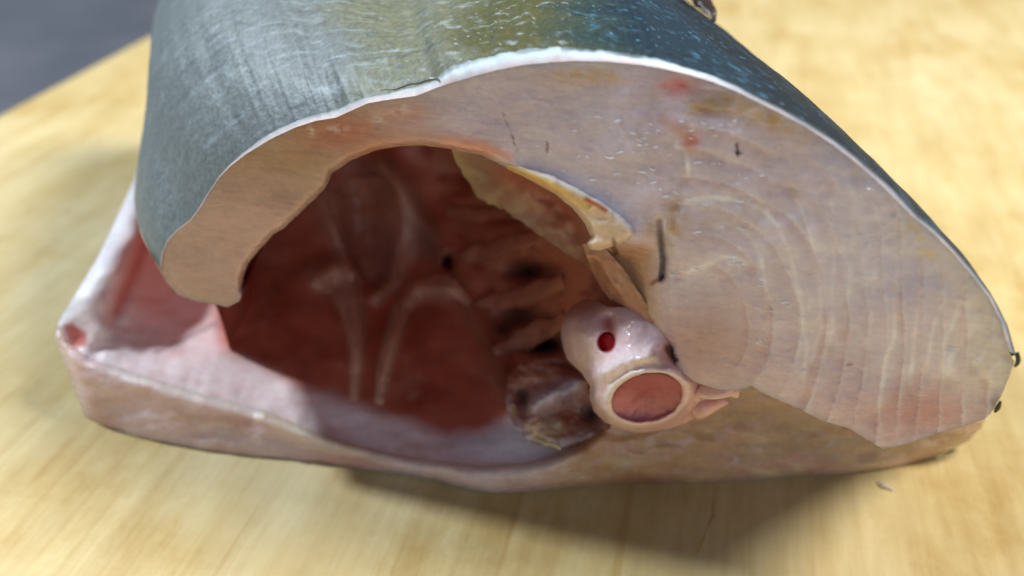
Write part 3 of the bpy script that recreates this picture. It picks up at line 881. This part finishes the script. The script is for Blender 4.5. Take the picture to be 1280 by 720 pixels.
# --- ribs and membranes inside
def P3(px, py, lift=0.0, fn=cav_depth):
    px = np.array([float(px)]); py = np.array([float(py)])
    return pt(px, py, fn(px, py) - lift)[0]
for L, w in RIBS:
    path = [P3(x, y, .0004) for x, y in L]
    sweep("rib", path, [.0014, .0022, .0024, .0018], M_inner, fish, (172, 112, 88), flat=.35, wob=.0008)
M_mem = tissue("membrane", 0.3, 0.6, 0.003, 0.15)
M_web = tissue("thin_membrane", 0.35, 0.4, 0.002, 0.1)
next(n for n in M_web.node_tree.nodes if n.type == 'BSDF_PRINCIPLED').inputs['Alpha'].default_value = 0.62
SHEETS = [
    [(388,360),(398,342),(416,330),(440,328),(452,350),(457,400),(453,450),(446,505),(438,505),(437,440),(428,396),(412,368),(400,362)],
    [(468,505),(470,460),(480,420),(490,384),(506,360),(528,348),(552,344),(572,352),(590,378),(584,384),(560,366),(536,362),(518,376),(506,402),(496,444),(486,482),(478,508)],
    [(404,250),(430,226),(470,220),(500,240),(506,300),(500,346),(484,368),(462,350),(440,330),(424,300)],
]
for sh, lift, tone in zip(SHEETS, (.004, .0045, .003), ((214, 166, 140), (214, 166, 140), (178, 120, 98))):
    cx, cy = np.mean(np.array(sh), 0)
    field("membrane_sheet", sh, lambda px, py, lift=lift: cav_depth(px, py) - lift + .0012 * n2(px, py, 24, 24, 3, 151),
          lambda px, py, tone=tone: np.broadcast_to(lin(tone), px.shape + (3,)) * (1 + .35 * n2(px, py, 14, 50, 3, 153))[..., None], M_web, fish, step=2.8, jag=2.5)

# membrane hanging under the roof, and the muscle pocket behind it
HANG = [(562,184),(600,190),(640,206),(680,230),(722,262),(742,300),(765,312),(782,345),(798,380),(790,392),(772,372),(752,350),(730,330),(700,312),(672,292),
        (650,276),(630,262),(612,256),(596,246),(586,228),(574,212)]
hang_base = rbf([(562,184,.014),(640,206,.004),(722,262,-.003),(742,300,-.006),(798,380,-.010),(586,228,.026),(612,256,.024),(672,292,.015),(730,330,.005),(772,372,-.003),(680,250,.012)])
def hang_depth(px, py):
    Y = hang_base(px, py) + .0009 * n2(px, py, 30, 20, 2, 101) + .0004 * n2(px, py, 10, 34, 2, 103, -35)
    d, _ = seg_dist(px, py, [(665,222),(700,250),(725,285)]); Y = Y + .006 * np.exp(-(d / 18) ** 2)
    return Y
def hang_colour(px, py):
    c = np.broadcast_to(lin((164, 132, 114)), px.shape + (3,)).copy()
    c = mix(c, (190, 172, 148), sm(n2(px, py, 22, 14, 4, 105), -.05, .4) * .7)
    c = mix(c, (138, 106, 80), sm(n2(px, py, 14, 30, 3, 107, -30), .1, .45) * .35)
    d, t = seg_dist(px, py, [(640,212),(670,230),(705,258),(726,284)]); c = mix(c, (172, 108, 88), np.exp(-(d / 24) ** 2))
    d, t = seg_dist(px, py, [(566,190),(580,215),(592,242),(612,254)]); c = mix(c, (190, 172, 134), np.exp(-(d / 10) ** 2) * .8)
    d, t = seg_dist(px, py, [(735,322),(760,345),(780,372)]); c = mix(c, (150, 80, 62), np.exp(-(d / 9) ** 2) * .8)
    return c
field("hanging_membrane", HANG, hang_depth, hang_colour, M_mem, fish, step=2.6, jag=3.0)

# blunt yellow-white end of the cut rib over the wall
LOBE = [(625,198),(655,204),(690,218),(722,233),(752,250),(778,268),(794,283),(796,294),(786,303),(768,307),(750,313),(738,312),(733,304),(739,296),(734,282),(718,262),(692,241),(658,223),(634,211)]
def lobe_depth(px, py):
    return face_base(px, py) - .0012 * sm(px, 628, 690) - .0003 + .0004 * n2(px, py, 22, 12, 3, 121)
def lobe_colour(px, py):
    c = np.broadcast_to(lin((228, 202, 176)), px.shape + (3,)).copy()
    d, t = seg_dist(px, py, [(634,201),(668,209),(702,224),(740,244),(775,268),(790,284)]); c = mix(c, (244, 236, 228), np.exp(-(d / 7) ** 2))
    d, t = seg_dist(px, py, [(632,208),(655,216),(690,232),(715,246),(737,260)]); c = mix(c, (232, 190, 104), np.exp(-(d / 6) ** 2) * .85)
    d, t = seg_dist(px, py, [(733,249),(746,256),(757,263)]); c = mix(c, (186, 92, 10), np.exp(-(d / 3.4) ** 2))
    d, t = seg_dist(px, py, [(767,300),(770,312)]); c = mix(c, (110, 66, 34), np.exp(-(d / 3) ** 4) * .7)
    return c
field("rib_end", LOBE, lobe_depth, lobe_colour, M_bone, fish, step=2.2, back_round=.0022, round_px=9, jag=.8)

# pale connective tissue between the rib end and the spine
CONN = [(728,304),(756,310),(778,334),(794,358),(812,386),(832,410),(850,438),(828,436),(806,416),(786,400),(768,382),(752,360),(738,336)]
field("connective_tissue", CONN, lambda px, py: face_base(px, py) + .0016 + .008 * (1 - sm(seg_dist(px, py, [(738,336),(752,360),(768,382),(786,400),(806,416),(828,436)])[0], 0, 16)) + .0006 * n2(px, py, 14, 20, 3, 161),
      lambda px, py: mix(np.broadcast_to(lin((170, 122, 98)), px.shape + (3,)).copy(), (196, 152, 124), sm(n2(px, py, 10, 26, 3, 163, -40), -.1, .4) * .6), M_mem, fish, step=2.2, jag=1.6)

# --- spine: neural arch, vertebra, vessel
SPINE = [(704,396),(714,382),(735,372),(760,384),(790,384),(824,400),(848,424),(872,452),(888,474),(888,500),(874,520),(850,532),(826,538),(802,541),(778,537),(756,528),
         (742,514),(737,498),(738,482),(728,468),(708,448),(701,420)]
spine_base = rbf([(704,396,.003),(735,372,.000),(782,390,-.0130),(820,405,-.0165),(850,436,-.0178),(884,480,-.0165),(874,516,-.0145),(802,541,-.0165),(756,528,-.0155),(738,490,-.0145),
                  (708,448,-.004),(701,420,.000),(760,430,-.0165),(720,415,-.009),(790,455,-.0205),(806,497,-.0222),(850,480,-.0210)])
def socket_r(px, py, grow=0.0):
    k = math.radians(-14); dx, dy = px - 809, py - 497
    return np.hypot((dx * math.cos(k) + dy * math.sin(k)) / (45 + grow), (-dx * math.sin(k) + dy * math.cos(k)) / (29.5 + grow))
def spine_depth(px, py):
    Y = spine_base(px, py) + .0005 * n2(px, py, 24, 24, 3, 111) + .00018 * n2(px, py, 7, 7, 2, 113)
    d = np.hypot((px - 758) / 11, (py - 428) / 12.5); Y = Y + .0030 * (1 - sm(d, .55, 1.2))
    d, _ = seg_dist(px, py, [(762,418),(760,400)]); Y = Y + .0018 * np.exp(-(d / 9) ** 2)
    d, _ = seg_dist(px, py, [(756,466),(780,453),(808,446)]); Y = Y - .0018 * np.exp(-(d / 12) ** 2)
    d, _ = seg_dist(px, py, [(862,470),(866,492),(862,512)]); Y = Y - .0007 * np.exp(-(d / 5) ** 2) + .0007 * np.exp(-(np.hypot(px - 854, py - 492) / 9) ** 2)
    r = socket_r(px, py) * (1 + .05 * n2(px, py, 20, 20, 2, 115))
    Y = Y - .0011 * np.exp(-((r - 1.14) / .13) ** 2) + .0052 * np.clip(1 - r, 0, 1) ** .7
    return Y
def spine_colour(px, py):
    c = np.broadcast_to(lin((232, 204, 206)), px.shape + (3,)).copy()
    c = mix(c, (232, 202, 192), sm(n2(px, py, 26, 20, 4, 117), -.1, .4) * .6)
    c = mix(c, (226, 198, 196), np.exp(-((px - 722) / 16) ** 2 - ((py - 425) / 26) ** 2) * .7)
    c = mix(c, (232, 222, 226), np.exp(-(seg_dist(px, py, [(756,466),(780,453),(808,446)])[0] / 13) ** 2) * .8)  # pale highlight painted along the arch's ridge
    c = mix(c, (150, 96, 78), sm(-py - .25 * (px - 720), -410, -384) * .85)
    c = mix(c, (206, 140, 126), sm(px + py, 1232, 1290) * .55)
    d, _ = seg_dist(px, py, [(762,420),(760,402)]); c = mix(c, (186, 84, 74), np.exp(-(d / 9) ** 2) * .75)
    d = np.hypot((px - 758) / 11, (py - 428) / 12.5); c = mix(c, (184, 30, 28), 1 - sm(d, .8, 1.2))
    c = mix(c, (198, 118, 100), np.exp(-((px - 838) / 16) ** 2 - ((py - 440) / 18) ** 2) * .7)
    d, _ = seg_dist(px, py, [(836,436),(846,452)]); c = mix(c, (58, 26, 20), np.exp(-(d / 6) ** 4) * .8)
    d, _ = seg_dist(px, py, [(800,452),(818,448),(822,456)]); c = mix(c, (240, 218, 186), np.exp(-(d / 5) ** 2) * .7)
    r = socket_r(px, py) * (1 + .05 * n2(px, py, 20, 20, 2, 115))
    side = .5 + .5 * ((809 - px) * .8 + (497 - py) * .6) / np.hypot(px - 809.1, py - 497.1)
    c = mix(c, (238, 224, 218), np.exp(-((r - 1.15) / (.09 + .12 * side)) ** 2) * (.30 + .5 * side))
    c = mix(c, (208, 134, 120), sm(1.04 - r, 0, .1))
    return c
VERT = field("vertebra", SPINE, spine_depth, spine_colour, M_bone, fish, step=2.0, back_round=.005, round_px=12, jag=.9,
             round_on=[(735,372),(714,382),(704,396),(701,420),(708,448),(728,468),(738,482),(737,498),(742,514),(756,528),(778,537),(802,541),(826,538),(850,532),(874,520)])
def disc(k, n=40): return [(k[0] + k[2] * math.cos(q) * math.cos(k[4]) - k[3] * math.sin(q) * math.sin(k[4]), k[1] + k[2] * math.cos(q) * math.sin(k[4]) + k[3] * math.sin(q) * math.cos(k[4])) for q in np.linspace(0, 2 * math.pi, n, endpoint=False)]
def marrow_colour(px, py):
    c = np.broadcast_to(lin((172, 98, 98)), px.shape + (3,)).copy()
    c = mix(c, (196, 116, 122), sm(py - .5 * (px - 809), 494, 522) * .8)  # lighter lower part paints in the socket's concave shading
    return mix(c, (160, 92, 92), sm(n2(px, py, 22, 16, 3, 119), 0, .5) * .5)
field("marrow", disc((809, 497, 44, 28.8, math.radians(-14))), lambda px, py: spine_depth(px, py) - .00045, marrow_colour, M_bone, VERT, step=2.4, jag=.8)
field("blood_vessel", disc((758, 428, 9.5, 11, .2)), lambda px, py: spine_base(px, py) + .0018, lambda px, py: np.broadcast_to(lin((176, 16, 18)), px.shape + (3,)) * (1 + .2 * n2(px, py, 8, 8, 2, 3))[..., None], M_bone, VERT, step=2.4)

def F3(px, py, Y): return pt(np.array([float(px)]), np.array([float(py)]), Y)[0]
# little processes beside the vertebra
sweep("bone_process", [F3(858,492,-.014), F3(880,486,-.018), F3(902,490,-.0195), F3(922,488,-.0185)], [.0016,.0018,.0013,.0009], M_bone, fish, (224, 184, 166), flat=.7, wob=.0009)
sweep("bone_process", [F3(852,515,-.012), F3(874,508,-.0155), F3(894,504,-.0155), F3(904,499,-.015)], [.0022,.0020,.0014,.0010], M_bone, fish, (220, 172, 158), flat=.7, wob=.0009)
sweep("bone_process", [F3(864,478,-.015), F3(884,476,-.017), F3(904,482,-.0175)], [.0014,.0013,.0008], M_bone, fish, (212, 146, 132), flat=.8, wob=.0004)

# soft parts in the pocket under the spine
VISC = [(634,470),(655,452),(700,448),(738,470),(756,505),(764,535),(735,548),(700,560),(668,556),(644,536),(632,505)]
visc_base = rbf([(634,470,.013),(700,448,.012),(756,505,.000),(764,535,-.007),(700,560,-.0055),(644,536,-.001),(632,505,.007),(690,500,.004),(720,525,.001),(680,535,-.0008)])
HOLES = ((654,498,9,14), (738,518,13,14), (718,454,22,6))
def visc_depth(px, py):
    Y = visc_base(px, py) + .0012 * n2(px, py, 26, 18, 3, 131) + .0005 * n2(px, py, 8, 7, 3, 133)
    d, _ = seg_dist(px, py, [(668,505),(700,488),(732,474)]); Y = Y - .0032 * np.exp(-(d / 13) ** 2)
    for cx, cy, rx, ry in HOLES: Y = Y + .0035 * np.exp(-((px - cx) / rx) ** 2 - ((py - cy) / ry) ** 2)
    for cx, cy, r in ((668,530,10), (688,540,11), (700,526,8)): Y = Y - .0016 * np.exp(-(np.hypot(px - cx, py - cy) / r) ** 2)
    return Y
def visc_colour(px, py):
    c = np.broadcast_to(lin((188, 136, 112)), px.shape + (3,)).copy()
    c = mix(c, (150, 92, 74), sm(n2(px, py, 30, 20, 3, 135), -.1, .4) * .7)
    d, _ = seg_dist(px, py, [(668,505),(700,488),(732,474)]); c = mix(c, (190, 184, 196), np.exp(-(d / 13) ** 2) * .9)
    c = mix(c, (200, 176, 140), np.exp(-((px - 682) / 26) ** 2 - ((py - 535) / 13) ** 2) * .85)
    c = mix(c, (222, 210, 190), sm(n2(px, py, 9, 8, 3, 137), .12, .4) * np.exp(-((px - 682) / 28) ** 2 - ((py - 535) / 16) ** 2))
    c = mix(c, (158, 40, 22), np.exp(-((px - 714) / 17) ** 2 - ((py - 525) / 8) ** 2) * sm(n2(px, py, 12, 8, 3, 139), -.4, .1) * .9)
    for cx, cy, rx, ry in HOLES: c = mix(c, (48, 20, 14), np.exp(-((px - cx) / rx) ** 2 - ((py - cy) / ry) ** 2) * .75)  # shade inside the holes painted as dark colour
    d, _ = seg_dist(px, py, [VISC[-1]] + VISC[:5]); c = mix(c, (150, 90, 70), (1 - sm(d + 6 * n2(px, py, 14, 14, 2, 143), 4, 22)))
    d, _ = seg_dist(px, py, [VISC[-1]] + [VISC[9], VISC[8], VISC[7], VISC[6]]); c = mix(c, (214, 190, 184), (1 - sm(d + 6 * n2(px, py, 14, 14, 2, 141), 3, 13)))
    return c
field("viscera", VISC, visc_depth, visc_colour, M_bone, fish, step=2.4, jag=2.0)
sweep("membrane_edge", [F3(640,505,.006), F3(645,530,.001), F3(664,548,-.003), F3(700,560,-.0055)], [.0004,.0006,.0007,.0004], M_mem, fish, (204, 186, 142), flat=.7, wob=.0003)

# torn scrap of skin on the rim
def rimpt(px, py, off): return pt(np.array([float(px)]), np.array([float(py)]), face_base(np.array([float(px)]), np.array([float(py)])) + off)[0]
sweep("skin_scrap", [rimpt(478,116,-.0003), rimpt(505,108,-.0008), rimpt(530,100,-.0014), rimpt(546,97,-.0016), rimpt(551,104,-.0016)], [.0001,.0002,.0003,.0003,.0001], M_dark, fish, (108, 110, 98), flat=.5, wob=.0004)
sweep("skin_scrap", [rimpt(1271,442,-.001), rimpt(1274,452,-.001), rimpt(1269,458,-.001)], [.0003,.0004,.0002], M_dark, fish, (22, 26, 28), flat=.6, wob=.0002)
sweep("skin_scrap", [rimpt(1251,502,-.001), rimpt(1248,510,-.001), rimpt(1244,516,-.001)], [.0002,.0005,.0002], M_dark, fish, (22, 26, 28), flat=.6, wob=.0002)

sweep("dorsal_fin", [F3(862,-16,.058), F3(876,-2,.052), F3(886,12,.047), F3(893,26,.043)], [.0016,.0018,.0014,.0004], M_dark, fish, (58, 44, 38), flat=.6, wob=.0004)

# tiny white beads on the cut face that imitate its wet glints
def glint_beads():
    spots = [((820,252),(960,256),14,5), ((862,285),(935,288),12,6), ((832,345),(935,324),16,5), ((760,160),(862,172),16,12), ((865,165),(930,158),16,8),
             ((690,190),(840,240),26,26), ((760,210),(860,270),20,20), ((720,150),(850,190),20,16), ((880,200),(960,230),12,12), ((900,330),(1010,350),16,22),
             ((940,370),(1060,400),16,26), ((1040,230),(1110,320),18,22), ((1085,300),(1160,330),10,14), ((900,410),(1000,440),8,18), ((1188,445),(1196,425),5,3),
             ((1216,458),(1236,438),5,3), ((1002,470),(1004,455),4,2), ((520,108),(470,150),5,6), ((1060,200),(1140,280),10,20)]
    Vv, Ff, k = [], [], 0
    th = np.linspace(0, math.pi / 2, 4); ph = np.linspace(0, 2 * math.pi, 8, endpoint=False)
    for a, b, n, w in spots:
        for _ in range(int(n * .65)):
            t = rng.uniform(); x = a[0] + (b[0] - a[0]) * t + rng.normal(0, w); y = a[1] + (b[1] - a[1]) * t + rng.normal(0, w * .55)
            x, y = np.array([x]), np.array([y])
            if not inside(x, y, FACE)[0] or seg_dist(x, y, FACE + FACE[:1])[0][0] < 12: continue
            c = pt(x, y, face_depth(x, y))[0]
            L = rng.uniform(.00035, .0014) * rng.uniform(.5, 1) ; W = rng.uniform(.00005, .00017); H = W * rng.uniform(.9, 1.3); an = math.radians(rng.normal(-6, 14))
            ex = np.array([math.cos(an), 0, math.sin(an)]); ez = np.array([-math.sin(an), 0, math.cos(an)]); ey = np.array([0, -1, 0])
            P = [c + ex * L * math.sin(q) * math.cos(r) + ez * W * math.sin(q) * math.sin(r) + ey * (H * math.cos(q) - .00003) for q in th[1:] for r in ph]
            P = [c + ey * H] + P
            Vv += P
            Ff += [(k, k + 1 + j, k + 1 + (j + 1) % 8) for j in range(8)]
            for i in range(2):
                Ff += [(k + 1 + i * 8 + j, k + 9 + i * 8 + j, k + 9 + i * 8 + (j + 1) % 8, k + 1 + i * 8 + (j + 1) % 8) for j in range(8)]
            k += len(P)
    m = tissue("glint_white", 0.18, 0.2, 0.002, 0.0, spec=0.7, coat=0.5)
    o = make_mesh("glint_beads", np.array(Vv), Ff, m, fish, np.broadcast_to(lin((252, 252, 255)), (len(Vv), 3)))
    o['kind'] = 'stuff'
glint_beads()

# cracks along the grain of the board, and a scrap left on it
M_crack = tissue("grain_crack", 0.7, 0.0, 0.001, 0.2)
def on_board(px, py, z=0.0): return pt(np.array([float(px)]), np.array([float(py)]), Z(px, py, z))[0]
for L, r in (([(897,612),(893,640),(884,668),(874,682),(868,704)], [.0001,.00018,.0002,.0002,.0001]),):
    c = sweep("grain_crack", [on_board(x, y) for x, y in L], r, M_crack, None, (190, 156, 98), flat=.3, wob=.0004)
    bpy.context.view_layer.update()
    c.parent = board; c.matrix_parent_inverse = board.matrix_world.inverted()
sc_ = sweep("flesh_scrap", [on_board(1098,600,.0005), on_board(1104,606,.0007), on_board(1112,610,.0005), on_board(1116,614,.0004)], [.0003,.0005,.0004,.0002], M_web, None, (226, 214, 194), flat=.3, wob=.0006)
sc_['label'] = "tiny pale scrap of fish flesh lying on the board beside the big cut piece"; sc_['category'] = "fish scrap"
